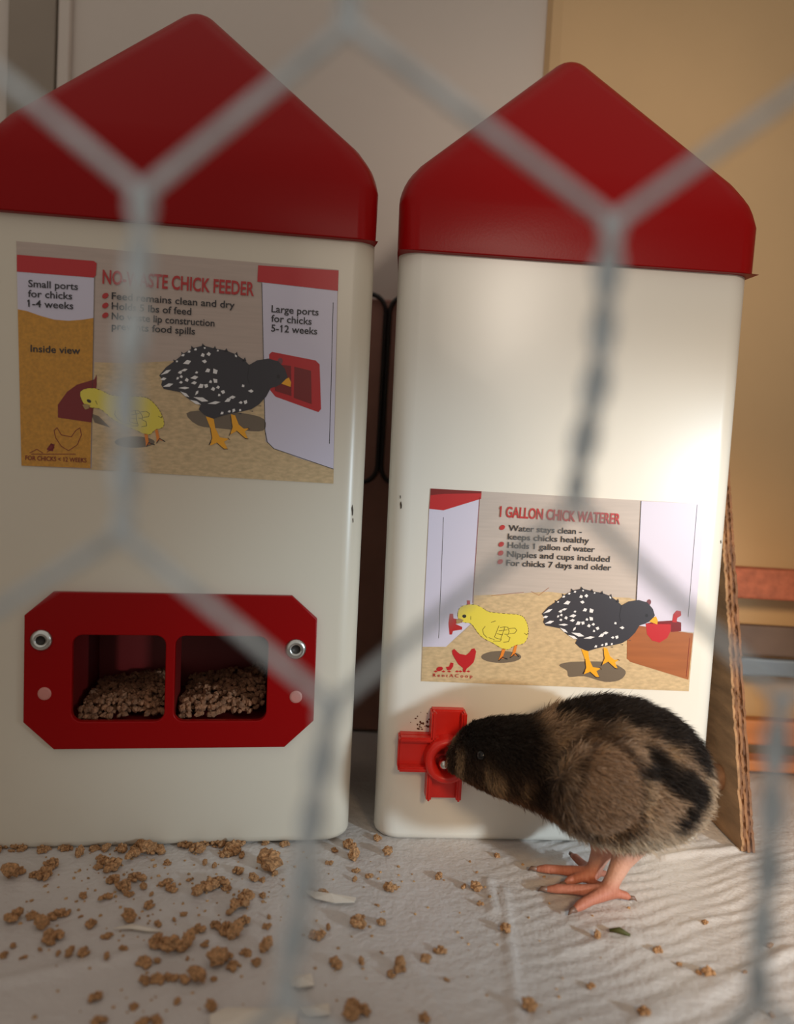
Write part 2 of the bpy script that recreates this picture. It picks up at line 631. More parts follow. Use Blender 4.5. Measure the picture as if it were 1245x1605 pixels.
def c4(x, y): return (640 + x / 2.541, 740 + y / 2.541)
def c3(x, y): return (x / 2.223, 360 + y / 2.223)
def c8(x, y): return (830 + x / 4.446, 900 + y / 4.446)
def c7(x, y): return (660 + x / 5.659, 900 + y / 5.659)
def c4s(l): return [c4(*p) for p in l]
def c3s(l): return [c3(*p) for p in l]

def affine(src, dst):
    A = np.array([[x, y, 1] for x, y in src], float)
    X = np.linalg.solve(A, np.array(dst, float))
    return lambda p: tuple(np.array([p[0], p[1], 1.0]) @ X)
ident = lambda p: p
hen_map = affine([(849, 968), (1031, 976), (939, 1062)], [(250, 596), (457, 604), (357, 705)])
chk_map = affine([(718, 953), (828, 988), (784, 1034)], [(124, 616), (253, 648), (232, 699)])

def printed_hen(u, parent, T):
    pr = Print(u, 'printed_hen', parent)
    g = lambda x, y: T(c8(x, y))
    body = [(85, 275), (130, 225), (190, 185), (240, 145), (300, 112), (365, 98), (430, 115), (500, 128), (560, 150), (610, 185), (640, 215),
            (690, 188), (760, 178), (820, 195), (858, 240), (872, 285), (850, 320), (800, 345), (765, 355), (735, 405), (690, 450), (640, 480), (570, 495),
            (510, 505), (450, 520), (405, 535), (350, 510), (318, 478), (330, 455), (270, 425), (210, 375), (110, 355), (95, 330), (105, 300)]
    pr.poly([g(*p) for p in body], I_char, 4)
    # ragged feather tips along the back and breast
    for (x, y, dx, dy) in ((240, 145, -14, -12), (300, 112, -10, -14), (365, 98, -6, -14), (430, 115, 6, -14), (500, 128, 6, -14), (560, 150, 8, -14), (610, 185, 6, -16),
                           (690, 450, 12, 12), (640, 480, 8, 14), (570, 495, 6, 14), (735, 405, 12, 8), (190, 185, -14, -6)):
        pr.poly([g(x - 12, y + 8), g(x + dx, y + dy), g(x + 14, y + 8)], I_char, 4)
    wedges = [(95, 272, 160, 240, 14), (88, 300, 130, 292, 14), (105, 342, 170, 325, 16), (215, 250, 262, 238, 12), (235, 205, 285, 190, 22), (345, 160, 370, 150, 20), (380, 150, 408, 148, 20),
              (350, 190, 382, 195, 18), (200, 260, 228, 255, 16), (275, 292, 325, 285, 18), (190, 300, 205, 285, 12), (210, 285, 230, 280, 16), (240, 305, 265, 300, 20), (305, 262, 325, 255, 12),
              (278, 322, 315, 318, 16), (205, 318, 228, 315, 14), (200, 350, 268, 350, 12), (368, 255, 400, 240, 20), (420, 235, 438, 268, 26), (415, 295, 440, 320, 22), (320, 350, 355, 330, 22),
              (358, 330, 382, 345, 22), (388, 318, 408, 310, 16), (398, 360, 425, 355, 20), (430, 350, 455, 345, 16), (458, 370, 485, 380, 20), (440, 400, 455, 388, 14), (210, 370, 265, 405, 14),
              (290, 405, 380, 430, 20), (300, 395, 322, 365, 12), (375, 445, 455, 435, 14), (478, 435, 520, 415, 18), (505, 410, 548, 405, 16), (565, 440, 590, 438, 14), (595, 430, 618, 442, 22),
              (588, 345, 605, 335, 16), (625, 370, 660, 372, 16), (450, 508, 470, 495, 14), (495, 495, 515, 488, 12), (525, 498, 540, 475, 16), (565, 492, 578, 478, 12), (265, 420, 335, 450, 14),
              (225, 160, 248, 150, 12), (265, 138, 285, 130, 12), (305, 124, 325, 118, 12), (365, 108, 378, 116, 10), (445, 132, 458, 126, 10), (555, 150, 566, 170, 10), (190, 195, 205, 188, 10)]
    for (x0, y0, x1, y1, wd) in wedges:
        L = math.hypot(x1 - x0, y1 - y0)
        nx, ny = -(y1 - y0) / L * wd / 2, (x1 - x0) / L * wd / 2 * 1.0
        nx, ny = nx * 1.3, ny * 1.3
        q = 0.6
        mx, my = x0 + (x1 - x0) * q, y0 + (y1 - y0) * q
        pr.poly([g(x0, y0), g(mx + nx, my + ny), g(x1, y1), g(mx - nx, my - ny)], I_white, 5)
    # legs
    pr.poly([g(*p) for p in ((360, 520), (408, 535), (415, 590), (440, 645), (498, 655), (465, 672), (485, 715), (455, 712), (420, 678), (378, 695), (392, 650), (385, 590))], I_amber, 4)
    pr.poly([g(*p) for p in ((515, 508), (540, 515), (560, 570), (590, 595), (625, 592), (595, 612), (612, 655), (590, 648), (545, 608), (500, 632), (520, 585))], I_amber, 4)
    for pts in (((372, 690), (386, 672)), ((460, 716), (486, 716)), ((490, 650), (500, 660)), ((497, 636), (508, 620)), ((596, 654), (614, 656)), ((614, 590), (626, 598)), ((372, 690), (392, 650), (385, 590)), ((500, 632), (520, 585), (512, 520)), ((420, 678), (460, 714)), ((545, 608), (596, 654))):
        pr.line([g(*p) for p in pts], 0.9, I_black, 5)
    # head: beak, eye, comb
    pr.poly([g(*p) for p in ((862, 300), (880, 292), (892, 320), (888, 348), (860, 338), (832, 328))], I_amber, 5)
    pr.poly([g(*p) for p in ell(815, 286, 10, 12, 12)], I_black, 5)
    pr.poly([g(*p) for p in ell(830, 195, 16, 22, 12, 0.3)], ink('comb', (120, 62, 70)), 3)
    pr.line([g(*p) for p in ((640, 215), (625, 290), (635, 330))], 0.8, I_black, 5)
    return pr.done()

def printed_chick(u, parent, T):
    pr = Print(u, 'printed_chick', parent)
    g = lambda x, y: T(c7(x, y))
    body = smooth_poly([(325, 350), (345, 295), (400, 270), (480, 268), (550, 300), (600, 330), (720, 345), (850, 355), (910, 380), (945, 450), (950, 520), (935, 580), (900, 615), (830, 630),
                        (770, 665), (715, 655), (640, 610), (560, 570), (510, 525), (475, 475), (440, 435), (380, 425), (335, 400)], 3)
    pr.poly([g(*p) for p in body], I_yel, 4)
    for i in range(len(body)):
        if i % 2 == 0 or 12 < i < 30:
            a, b = body[i], body[(i + 1) % len(body)]
            m = ((a[0] + b[0]) / 2, (a[1] + b[1]) / 2)
            pr.line([g(*a), g(*m)], 0.7, I_line, 5)
    for pts in (((568, 460), (545, 490), (555, 530), (585, 560)), ((600, 560), (650, 578)), ((690, 455), (650, 555)), ((700, 470), (740, 465), (770, 468)), ((690, 500), (730, 495), (765, 490)),
                ((670, 525), (720, 535), (725, 515)), ((655, 560), (705, 575), (712, 555)), ((730, 600), (775, 595), (788, 560), (760, 540)), ((640, 590), (700, 592), (712, 575)), ((740, 530), (775, 530), (780, 505), (770, 470)),
                ((780, 480), (830, 475), (850, 495), (830, 520), (785, 525)), ((620, 425), (660, 412)), ((440, 370), (440, 400)), ((915, 520), (935, 535), (945, 520)), ((740, 465), (735, 495), (725, 515), (712, 555))):
        pr.line([g(*p) for p in pts], 0.7, I_line, 5)
    pr.poly([g(*p) for p in ell(383, 370, 18, 15, 14)], I_black, 5)
    pr.poly([g(*p) for p in ((310, 400), (345, 390), (378, 405), (350, 430), (315, 438))], I_beak, 5)
    pr.poly([g(*p) for p in ((722, 655), (750, 660), (725, 730), (760, 745), (720, 745), (685, 760), (700, 725))], I_oran, 4)
    pr.poly([g(*p) for p in ((830, 628), (855, 625), (835, 700), (865, 725), (825, 715), (790, 735), (808, 700))], I_oran, 4)
    for pts in (((725, 730), (690, 762)), ((725, 735), (765, 750)), ((830, 705), (790, 738)), ((835, 702), (868, 728))):
        pr.line([g(*p) for p in pts], 1.3, I_black, 5)
    return pr.done()

def logo_hen(u, parent, T, m):
    pr = Print(u, 'printed_logo', parent)
    g = lambda x, y: T(c7(x, y))
    hen = [(275, 675), (295, 660), (325, 690), (345, 705), (400, 715), (430, 690), (450, 660), (475, 655), (488, 685), (478, 740), (465, 780), (430, 815), (405, 835), (395, 855), (370, 855), (372, 830), (330, 795), (300, 745), (278, 705)]
    pr.poly([g(*p) for p in hen], m, 3)
    pr.poly([g(*p) for p in ell(165, 838, 30, 20, 14, -0.3)], m, 3)
    pr.poly([g(*p) for p in ((220, 820), (250, 815), (262, 780), (288, 785), (285, 815), (265, 845), (235, 850))], m, 3)
    for x in (130, 200, 250, 320, 350, 385, 420):
        pr.poly([g(x - 18, 862), g(x, 850), g(x + 18, 862), g(x, 868)], m, 3)
    return pr.done()

# -- waterer sticker
st = sticker_sheet(WAT, c4s([(90, 65), (1185, 127), (1117, 872), (52, 832)]), I_grei)
pr = Print(WAT, 'printed_scene', st)
pr.poly(c4s([(52, 832), (57, 695), (150, 695), (258, 600), (262, 490), (400, 486), (480, 480), (560, 476), (700, 492), (880, 500), (907, 508), (900, 640), (1135, 640), (1117, 872)]), I_straw, 0)
pr.poly(c4s([(84, 140), (140, 150), (284, 105), (256, 490), (254, 598), (150, 695), (57, 695)]), I_lav, 1)
pr.poly(c4s([(90, 65), (292, 76), (290, 106), (140, 152), (84, 146)]), I_red, 2)
pr.poly(c4s([(90, 65), (292, 76), (291, 84), (140, 86), (89, 92)]), I_dred, 3)
pr.line(c4s([(140, 180), (131, 420), (121, 660)]), 0.7, I_black, 2)
pr.line(c4s([(284, 100), (256, 520)]), 1.0, I_dred, 2)
pr.poly(c4s([(928, 115), (1185, 127), (1137, 638), (905, 614)]), I_lav, 1)
pr.line(c4s([(927, 115), (907, 510)]), 0.9, I_black, 2)
pr.line(c4s([(1150, 130), (1114, 575)]), 0.7, I_black, 2)
pr.poly(c4s([(872, 625), (885, 606), (1134, 642), (1115, 826), (885, 755), (870, 742)]), I_wood, 2)
pr.line(c4s([(1120, 660), (1106, 815)]), 0.6, I_dred, 3)
pr.poly(c4s([(945, 602), (1045, 602), (1045, 630), (1030, 660), (1000, 678), (970, 670), (950, 645)]), I_red, 3)
pr.poly(c4s([(945, 602), (985, 594), (1055, 590), (1086, 598), (1086, 632), (1045, 636), (1045, 606)]), I_dred, 3)
pr.poly(c4s([(1050, 596), (1055, 565), (1068, 550), (1085, 553), (1086, 570), (1070, 580), (1068, 598)]), I_red, 4)
pr.poly(c4s([(165, 563), (178, 563), (180, 582), (215, 588), (215, 598), (188, 604), (215, 616), (214, 626), (178, 632), (174, 646), (164, 646), (160, 600)]), I_tred, 2)
pr.poly(c4s([(233, 510), (246, 510), (246, 528), (233, 526)]), I_tred, 3)
pr.poly(c4s(ell(370, 735, 80, 24, 24)), I_shade, 1)
pr.poly(c4s(smooth_poly([(600, 768), (650, 755), (790, 755), (850, 778), (866, 800), (840, 828), (780, 834), (700, 812), (640, 815), (632, 790)], 3)), I_shade, 1)
pr.line(c4s([(490, 475), (520, 490), (560, 460)]), 0.5, I_wood, 2)
pr.line(c4s([(330, 492), (380, 486), (460, 478)]), 0.5, I_wood, 2)
pr.done()
printed_hen(WAT, st, ident)
printed_chick(WAT, st, ident)
logo_hen(WAT, st, ident, I_red)
text_lines(WAT, 'title_lettering', st, [('1 GALLON CHICK WATERER', c4(364, 177), c4(842, 207), 16.5, 0.022)], I_tred)
B = 0.013
wl = [('Water stays clean -', (399, 233), (690, 247)), ('keeps chicks healthy', (396, 267), (719, 283)), ('Holds 1 gallon of water', (395, 301), (742, 318)), ('Nipples and cups included', (393, 336), (801, 357)), ('For chicks 7 days and older', (390, 371), (807, 391))]
text_lines(WAT, 'lettering', st, [(s, c4(*a), c4(*b), 9.2, B) for s, a, b in wl], I_black)
text_lines(WAT, 'logo_lettering', st, [('R e n t A C o o p', c7(105, 905), c7(455, 915), 5.0, 0.01)], I_tred)
pr = Print(WAT, 'bullet_points', st)
for (x, y) in ((374, 220), (370, 287), (368, 322), (366, 356)):
    pr.poly(c4s(ell(x, y, 12, 9, 14, -0.6)), I_tred, 5)
pr.done()

# -- feeder sticker
st = sticker_sheet(FED, c3s([(57, 40), (1180, 140), (1162, 885), (75, 822)]), ink('greige2', (186, 168, 158), var=0.05, vscale=900, stretch=(0.06, 1, 1)))
pr = Print(FED, 'printed_scene', st)
pr.poly(c3s([(316, 832), (330, 462), (450, 466), (600, 458), (915, 480), (925, 740), (1163, 832), (1162, 885), (318, 836)]), I_straw, 0)
pr.poly(c3s([(60, 140), (330, 160), (326, 316), (320, 830), (76, 822), (63, 280)]), I_lav, 1)
pr.poly(c3s([(63, 278), (95, 284), (140, 300), (190, 314), (240, 318), (290, 314), (327, 308), (316, 831), (76, 822)]), I_corn, 2)
pr.line(c3s([(330, 165), (318, 830)]), 0.8, I_shade, 3)
pr.poly(c3s([(60, 88), (328, 110), (338, 118), (335, 160), (328, 168), (60, 147)]), I_red, 3)
pr.poly(c3s([(203, 610), (235, 565), (270, 540), (330, 522), (338, 505), (338, 540), (320, 672), (203, 655)]), I_dred, 3)
pr.poly(c3s([(912, 184), (1176, 212), (1162, 833), (1040, 795), (950, 760), (930, 738), (924, 700)]), I_lav, 1)
pr.line(c3s([(913, 186), (924, 700), (932, 740), (955, 763), (1162, 834)]), 0.9, I_black, 2)
pr.line(c3s([(1161, 255), (1155, 500), (1148, 745)]), 1.0, I_black, 2)
pr.poly(c3s([(900, 125), (1180, 143), (1178, 214), (897, 182)]), I_red, 3)
pr.poly(c3s([(938, 435), (948, 426), (1100, 456), (1114, 470), (1119, 625), (1110, 636), (960, 582), (942, 560)]), I_red, 2)
pr.poly(c3s([(955, 468), (1014, 475), (1016, 580), (958, 562)]), I_dred, 3)
pr.poly(c3s([(1026, 478), (1084, 492), (1086, 608), (1024, 586)]), I_dred, 3)
pr.poly(c3s([(318, 640), (345, 650), (385, 690), (330, 672)]), I_shade, 1)
pr.poly(c3s(ell(470, 740, 70, 20, 20)), I_shade, 1)
pr.poly(c3s(smooth_poly([(650, 640), (720, 630), (850, 640), (920, 660), (918, 700), (850, 700), (760, 692), (690, 682)], 3)), I_shade, 1)
for pts in (((190, 700), (200, 690), (215, 715), (250, 722), (265, 700), (280, 690), (285, 715), (270, 750), (240, 770), (215, 755), (195, 725), (190, 700)), ((165, 765), (180, 745), (190, 760), (165, 775)), ((105, 778), (130, 765), (150, 778)), ((110, 782), (265, 782))):
    pr.line(c3s(pts), 1.0, I_dred, 4)
pr.poly(c3s([(165, 768), (178, 745), (192, 748), (186, 772)]), I_dred, 4)
pr.done()
printed_hen(FED, st, hen_map)
printed_chick(FED, st, chk_map)
text_lines(FED, 'title_lettering', st, [('NO-WASTE CHICK FEEDER', c3(358, 188), c3(885, 231), 21.5, 0.022)], I_tred)
fl = [('Feed remains clean and dry', (390, 243), (818, 275)), ('Holds 5 lbs of feed', (390, 278), (667, 298)), ('No waste lip construction', (390, 313), (748, 338)), ('prevents food spills', (390, 348), (680, 366)),
      ('Small ports', (100, 200), (273, 211)), ('for chicks', (99, 235), (253, 244)), ('1-4 weeks', (100, 269), (257, 278)), ('Inside view', (108, 426), (281, 434)),
      ('Large ports', (946, 288), (1110, 300)), ('for chicks', (945, 321), (1086, 332)), ('5-12 weeks', (945, 355), (1105, 366))]
text_lines(FED, 'lettering', st, [(s, c3(*a), c3(*b), 11.0, B) for s, a, b in fl], I_black)
text_lines(FED, 'age_lettering', st, [('FOR CHICKS < 12 WEEKS', c3(90, 802), c3(303, 811), 7.0, B)], I_dred)
pr = Print(FED, 'bullet_points', st)
for (x, y) in ((368, 231), (368, 265), (368, 299)):
    pr.poly(c3s(ell(x, y, 12, 9, 14, -0.6)), I_tred, 5)
pr.done()

# ------------------------------------------------------------------ drinker on the waterer
def drinker():
    cx, cz = WAT.uv(700, 1187, -0.006)
    root = None
    def arm(x0, x1, z0, z1, vert):
        bm = bmesh.new()
        box_bm(bm, x0, x1, -0.0045, 0.0005, z0, z1)
        t = 0.0022
        if vert:
            box_bm(bm, x0, x0 + t, -0.0085, -0.0040, z0, z1)
            box_bm(bm, x1 - t, x1, -0.0085, -0.0040, z0, z1)
        else:
            box_bm(bm, x0, x1, -0.0085, -0.0040, z1 - t, z1)
            box_bm(bm, x0, x1, -0.0085, -0.0040, z0, z0 + t)
        bmesh.ops.recalc_face_normals(bm, faces=bm.faces)
        bmesh.ops.bevel(bm, geom=list(bm.edges), offset=0.0007, segments=2, affect='EDGES')
        return bm
    M_dr = mat('drinker_red', (214, 36, 26), 0.36, bump=0.1, bscale=500)
    a = WAT.uv(677, 1114, -0.006); b = WAT.uv(730, 1150, -0.006)
    c = WAT.uv(626, 1153, -0.006); d = WAT.uv(668, 1208, -0.006)
    e = WAT.uv(667, 1253, -0.006)
    aw = (b[0] - a[0])
    root = from_bm('drinker', arm(a[0], a[0] + aw, cz, a[1], True), M_dr, WAT.root)
    from_bm('mount_arm', arm(c[0], cx, d[1], c[1], False), M_dr, root)
    from_bm('mount_arm', arm(cx, 2 * cx - c[0], d[1], c[1], False), M_dr, root)
    from_bm('mount_arm', arm(e[0], e[0] + aw, e[1], cz, True), M_dr, root)
    # ring cup
    bm = bmesh.new()
    lathe(bm, [(0.0098, 0.0), (0.0098, 0.0105), (0.0092, 0.0118), (0.0080, 0.0122), (0.0066, 0.0115), (0.0052, 0.0095), (0.0050, 0.003), (0.0, 0.003)], 32)
    me = bpy.data.meshes.new('cup_ring')
    bm.to_mesh(me); bm.free()
    me.transform(Matrix.Translation((cx, 0, cz)) @ XZ)
    me.polygons.foreach_set('use_smooth', [True] * len(me.polygons))
    link('cup_ring', me, root, [M_dr])
    bm = bmesh.new()
    lathe(bm, [(0.0012, 0.0), (0.0012, 0.006), (0.0021, 0.0065), (0.0023, 0.0085), (0.0018, 0.0100), (0.0009, 0.0108), (0.0, 0.011)], 16)
    me = bpy.data.meshes.new('nipple_pin')
    bm.to_mesh(me); bm.free()
    px_, pz_ = WAT.uv(696, 1197, -0.011)
    me.transform(Matrix.Translation((px_, -0.003, pz_)) @ XZ)
    me.polygons.foreach_set('use_smooth', [True] * len(me.polygons))
    link('nipple_pin', me, root, [mat('pin_steel', (215, 212, 205), 0.2, 1.0)])
    # dirt splashed beside the drinker
    rnd = random.Random(4)
    bm = bmesh.new()
    for k in range(26):
        px, py = rnd.gauss(662, 9), rnd.gauss(1139, 9)
        if px > 675: px = 675 - rnd.random() * 20
        if py > 1150: py = 1150 - rnd.random() * 20
        u, z = WAT.uv(px, py)
        n = 6
        rr = rnd.uniform(0.0002, 0.0007)
        vs = [bm.verts.new((u + rr * math.cos(6.283 * i / n) * rnd.uniform(.6, 1.2), -0.00015, z + rr * math.sin(6.283 * i / n) * rnd.uniform(.6, 1.2))) for i in range(n)]
        bm.faces.new(vs)
    o = from_bm('dirt_specks', bm, mat('dirt', (92, 50, 36), 0.9), WAT.root)
    o['kind'] = 'stuff'
drinker()

# ------------------------------------------------------------------ things behind
# plywood board leaning against the waterer's side
def plywood():
    A = onfloor(1164, 1338)
    Bk = onfloor(1112, 1284)
    d = (Bk - A); d.z = 0; d.normalize()
    yaw = math.atan2(-d.x, d.y)
    yaw = min(yaw, R(6))
    root = empty('plywood_board', (A.x, A.y, 0.0005), (0, 0, yaw))
    Mi = (Matrix.Translation((A.x, A.y, 0.0005)) @ Matrix.Rotation(yaw, 4, 'Z')).inverted()
    def plane_pt(px, py):                      # where the board's left face meets a line of sight
        o, r_ = Mi @ CAM, Mi.to_3x3() @ ray(px, py)
        return o - r_ * (o.x / r_.x)
    tp = plane_pt(1143, 1000)
    slope = tp.y / tp.z                        # the front edge slants back as it rises
    Dp = 0.105
    H = min(0.20, (Dp - 0.012) / slope)
    cols = [(158, 120, 84), (116, 78, 50), (140, 98, 64), (104, 68, 44), (132, 90, 58)]
    t = 0.0012
    rnd = random.Random(2)
    for k in range(5):
        bm = bmesh.new()
        x0 = k * t
        n = 130
        fr = []
        for j in range(n + 1):
            z = H * j / n
            w_ = 0.0013 * rnd.random() ** 2 + (0.0005 if k in (1, 3) else 0)
            fr.append(((x0, slope * z + w_, z), (x0 + t, slope * z + w_, z)))
        A1 = [bm.verts.new(a) for a, b in fr]
        B1 = [bm.verts.new(b) for a, b in fr]
        A2 = [bm.verts.new((a[0], Dp, a[2])) for a, b in fr]
        B2 = [bm.verts.new((b[0], Dp, b[2])) for a, b in fr]
        for j in range(n):
            bm.faces.new((A1[j], B1[j], B1[j + 1], A1[j + 1]))
            bm.faces.new((A2[j + 1], B2[j + 1], B2[j], A2[j]))
            bm.faces.new((A2[j], A1[j], A1[j + 1], A2[j + 1]))
            bm.faces.new((B1[j], B2[j], B2[j + 1], B1[j + 1]))
        bm.faces.new((A1[-1], B1[-1], B2[-1], A2[-1]))
        bm.faces.new((A2[0], B2[0], B1[0], A1[0]))
        bmesh.ops.recalc_face_normals(bm, faces=bm.faces)
        from_bm('ply', bm, mat('ply_%d' % k, cols[k], 0.8, bump=0.6, bscale=300, var=0.3, vscale=160, stretch=(1, 0.25, 1)), root)
    # round peg through the board's lower part
    bm = bmesh.new()
    lathe(bm, [(0.0062, 0.0), (0.0062, 0.0024), (0.0054, 0.0034), (0.0030, 0.0030), (0.0, 0.0028)], 24)
    me = bpy.data.meshes.new('peg')
    bm.to_mesh(me); bm.free()
    pg = plane_pt(1128, 1218)
    me.transform(Matrix.Translation((0, pg.y, pg.z)) @ Matrix.Rotation(-math.pi / 2, 4, 'Y'))
    me.polygons.foreach_set('use_smooth', [True] * len(me.polygons))
    link('peg', me, root, [mat('peg_wood', (112, 78, 52), 0.7, var=0.2, vscale=300)])
    tag(root, 'rough plywood board with slanting front edge standing beside the waterer', 'board')
plywood()

# ladder of rails behind the plywood
def rails():
    Y = WALL_Y - 0.040
    root = empty('roost_ladder', (0.235, Y, 0))
    M_rd = mat('terracotta_wood', (172, 96, 68), 0.8, bump=0.7, bscale=260, var=0.22, vscale=180)
    M_or = mat('orange_wood', (186, 116, 64), 0.7, bump=0.3, var=0.2, vscale=60, stretch=(0.2, 1, 1))
    M_bl = mat('blue_grey_metal', (120, 130, 140), 0.45, 0.3)
    M_dk = mat('dark_brown', (104, 84, 72), 0.7, var=0.1)  # plain dark brown, for the second band from the top and the uprights
    for (ya, yb, m, dy, th) in ((893, 941, M_rd, 0.0, 0.012), (982, 1030, M_dk, 0.006, 0.006), (1034, 1062, M_bl, 0.004, 0.005), (1131, 1170, M_or, 0.0, 0.010), (1194, 1238, M_or, -0.012, 0.014)):
        z1 = at(1210, ya, Y + dy).z
        z0 = at(1210, yb, Y + dy).z
        if z0 < 0.0045: z0 = 0.0045
        o = box('rail', -0.10, 0.115, dy, dy + th, z0, z1, m, root, bev=0.0015)
    for x in (-0.105, 0.105):
        box('upright', x, x + 0.014, 0.012, 0.024, 0.0, 0.125, M_dk, root, bev=0.001)
    tag(root, 'low wooden ladder of reddish rails behind the plywood board', 'ladder')
rails()

# dark panel with two rounded wire frames in the gap between the units
def gap_things():
    Y = WALL_Y - 0.012
    zt = at(604, 462, Y).z
    zb = at(604, 758, Y).z
    xm = at(602, 600, Y).x
    M_dp = mat('dark_panel', (165, 120, 105), 0.6, var=0.08)
    p = box('dark_panel', xm - 0.055, xm + 0.055, Y + 0.003, Y + 0.010, 0.001, zt - 0.002, M_dp, None, 0.001)
    tag(p, 'dark brown panel with black wire frames against the wall behind the feeder', 'panel')
    M_bk = mat('black_wire', (26, 22, 20), 0.35, 0.2)
    for s in (-1, 1):
        x0, x1 = (xm - 0.050, xm - 0.0012) if s < 0 else (xm + 0.0012, xm + 0.050)
        P = rrect(x0, x1, zb, zt, 0.010, 6)
        pts = [(x, Y, z) for x, z in P]
        pts += pts[:2]
        tube('wire_frame', pts, 0.0014, M_bk, p, 8)
gap_things()

# ------------------------------------------------------------------ feed
def lump_mesh(name, seed, r, n_sub):
    """a clump of small feed granules"""
    rnd = random.Random(seed)
    bm = bmesh.new()
    cs = [Vector((0, 0, 0.3))]
    ang = rnd.uniform(0, 6.283)
    for k in range(n_sub - 1):
        a = rnd.uniform(0, 6.283)
        d = math.sqrt(rnd.random()) * 0.74
        x, y = math.cos(a) * d, math.sin(a) * d * rnd.uniform(0.6, 1)
        cs.append(Vector((x * math.cos(ang) - y * math.sin(ang), x * math.sin(ang) + y * math.cos(ang), rnd.uniform(0.15, 0.85) * (1.05 - d))))
    for k, c in enumerate(cs):
        rr = rnd.uniform(0.24, 0.38) if n_sub > 2 else rnd.uniform(0.55, 0.8)
        res = bmesh.ops.create_icosphere(bm, subdivisions=2 if n_sub < 4 else 1, radius=rr)
        for v in res['verts']:
            q = v.co.copy()
            s = 1 + 0.6 * noise.noise(q / rr * 1.4 + Vector((seed * 3.1 + k, 0, 0))) + 0.3 * noise.noise(q / rr * 3.2 + Vector((0, seed, k)))
            v.co = q * s * r + c * r
    me = bpy.data.meshes.new(name)
    bm.to_mesh(me)
    bm.free()
    return me
M_feed = mat('feed', (178, 134, 92), 0.85, bump=0.5, bscale=9, var=0.6, vscale=4.5)
LUMPS = [lump_mesh('crumble', s, 1.0, (2, 14, 18, 24, 20, 2, 16, 22, 26, 3)[s - 1]) for s in range(1, 11)]
for l in LUMPS:
    l.materials.append(M_feed)
    z = min(v.co.z for v in l.vertices)
    for v in l.vertices: v.co.z -= z

C7 = """40,175,50 60,160,40 110,170,35 135,165,60 155,140,45 245,110,35 310,125,50 300,150,30 340,140,60 400,110,60 440,100,50 370,95,40 480,95,50 510,140,25 600,95,50 625,140,20 655,148,20 710,90,60
690,110,40 740,110,40 810,135,70 840,110,30 420,180,50 345,185,45 375,210,60 435,215,25 395,232,30 505,195,40 525,212,40 580,190,25 605,228,40 635,205,60 675,195,55 690,215,30 725,158,40 770,185,35 800,190,25 837,173,20
255,235,35 320,238,50 463,235,15 455,265,40 730,260,60 750,235,50 800,240,25 704,290,22 40,300,60 100,297,40 175,290,50 208,288,40 120,325,45 160,355,75 150,375,40 245,300,20 280,325,40 390,305,45 425,308,15 325,358,35
480,322,30 530,310,25 555,298,18 605,340,45 660,325,40 690,335,60 740,315,50 720,350,50 815,330,30 820,305,15 375,400,28 175,412,30 215,412,30 255,407,45 325,432,22 480,380,60 530,390,70 575,385,50 625,385,30 440,435,55
475,440,20 572,430,14 655,435,65 690,420,40 710,450,40 750,405,40 780,440,35 815,395,45 440,495,40 480,490,50 515,487,40 555,485,60 610,490,55 650,492,20 290,550,45 408,573,35 542,562,22 640,578,40 300,615,50 435,618,50
475,615,45 70,425,30 38,397,20 12,420,30 120,403,14 1065,80,45 1020,97,25 1080,115,40 1005,138,25 1085,160,25 1127,177,25 1083,190,20 1178,112,32 1187,213,45 978,230,50 1150,265,20 1095,315,60 1160,320,30 970,350,50
1000,335,20 1022,438,45 1100,435,42 1218,445,38 1193,473,32 1165,408,18 1075,560,50 1110,585,50 1065,600,50 1150,60,30"""
C8 = """318,118,25 137,180,35 215,212,35 245,218,40 265,268,25 345,348,40 255,173,10 322,238,10 210,375,8 15,465,45 95,430,45 140,408,45 160,500,30 408,590,45 90,620,48 610,525,32 775,610,45 965,328,25 630,370,30 820,407,35
978,478,45 945,478,18 1088,487,24 1172,402,22 1172,620,20 395,455,8 890,455,20 3,225,15"""
rnd = random.Random(11)
def crumble(px, py, wpx, i, label, group):
    p = onfloor(px, py + wpx * 0.25)
    D = (p - CAM).dot(fw)
    r = wpx / 2 / FPX * D * 0.95
    me = LUMPS[i % len(LUMPS)]
    if wpx < 14: me = LUMPS[(0, 5, 9)[i % 3]]
    o = bpy.data.objects.new('feed_crumble', me)
    C.objects.link(o)
    o.location = (p.x, p.y, liner_h(p.x, p.y) - 0.0003)
    o.scale = (r * rnd.uniform(.85, 1.15), r * rnd.uniform(.85, 1.15), r * rnd.uniform(.75, 1.05))
    o.rotation_euler = (0, 0, rnd.uniform(0, 6.28))
    size = 'large clumped' if wpx > 27 else ('mid-sized' if wpx > 15 else 'tiny')
    far = '' if 'foot' in group or 'chick' in group else (' close by' if py < 1400 else ' well clear of')
    label = label.replace('tan feed crumble', size + ' tan feed crumble')
    if far == ' close by': label = label.replace('in front of the feeder', 'close in front of the feeder')
    elif far: label = label.replace('in front of the feeder', 'well out in front of the feeder')
    tag(o, label, 'feed', group + ', ' + size + far.replace(' by', ''))
i = 0
for t in C7.split():
    x, y, wd = map(float, t.split(','))
    px, py = x / 1.945, 1280 + y / 1.945
    if px < 470:
        crumble(px, py, wd / 1.945 * 1.18, i, 'tan feed crumble lying on the liner in front of the feeder', 'feed crumbles spilled before the feeder')
    else:
        crumble(px, py, wd / 1.945 * 1.18, i, 'tan feed crumble lying on the liner between feeder and chick', 'feed crumbles between feeder and chick')
    i += 1
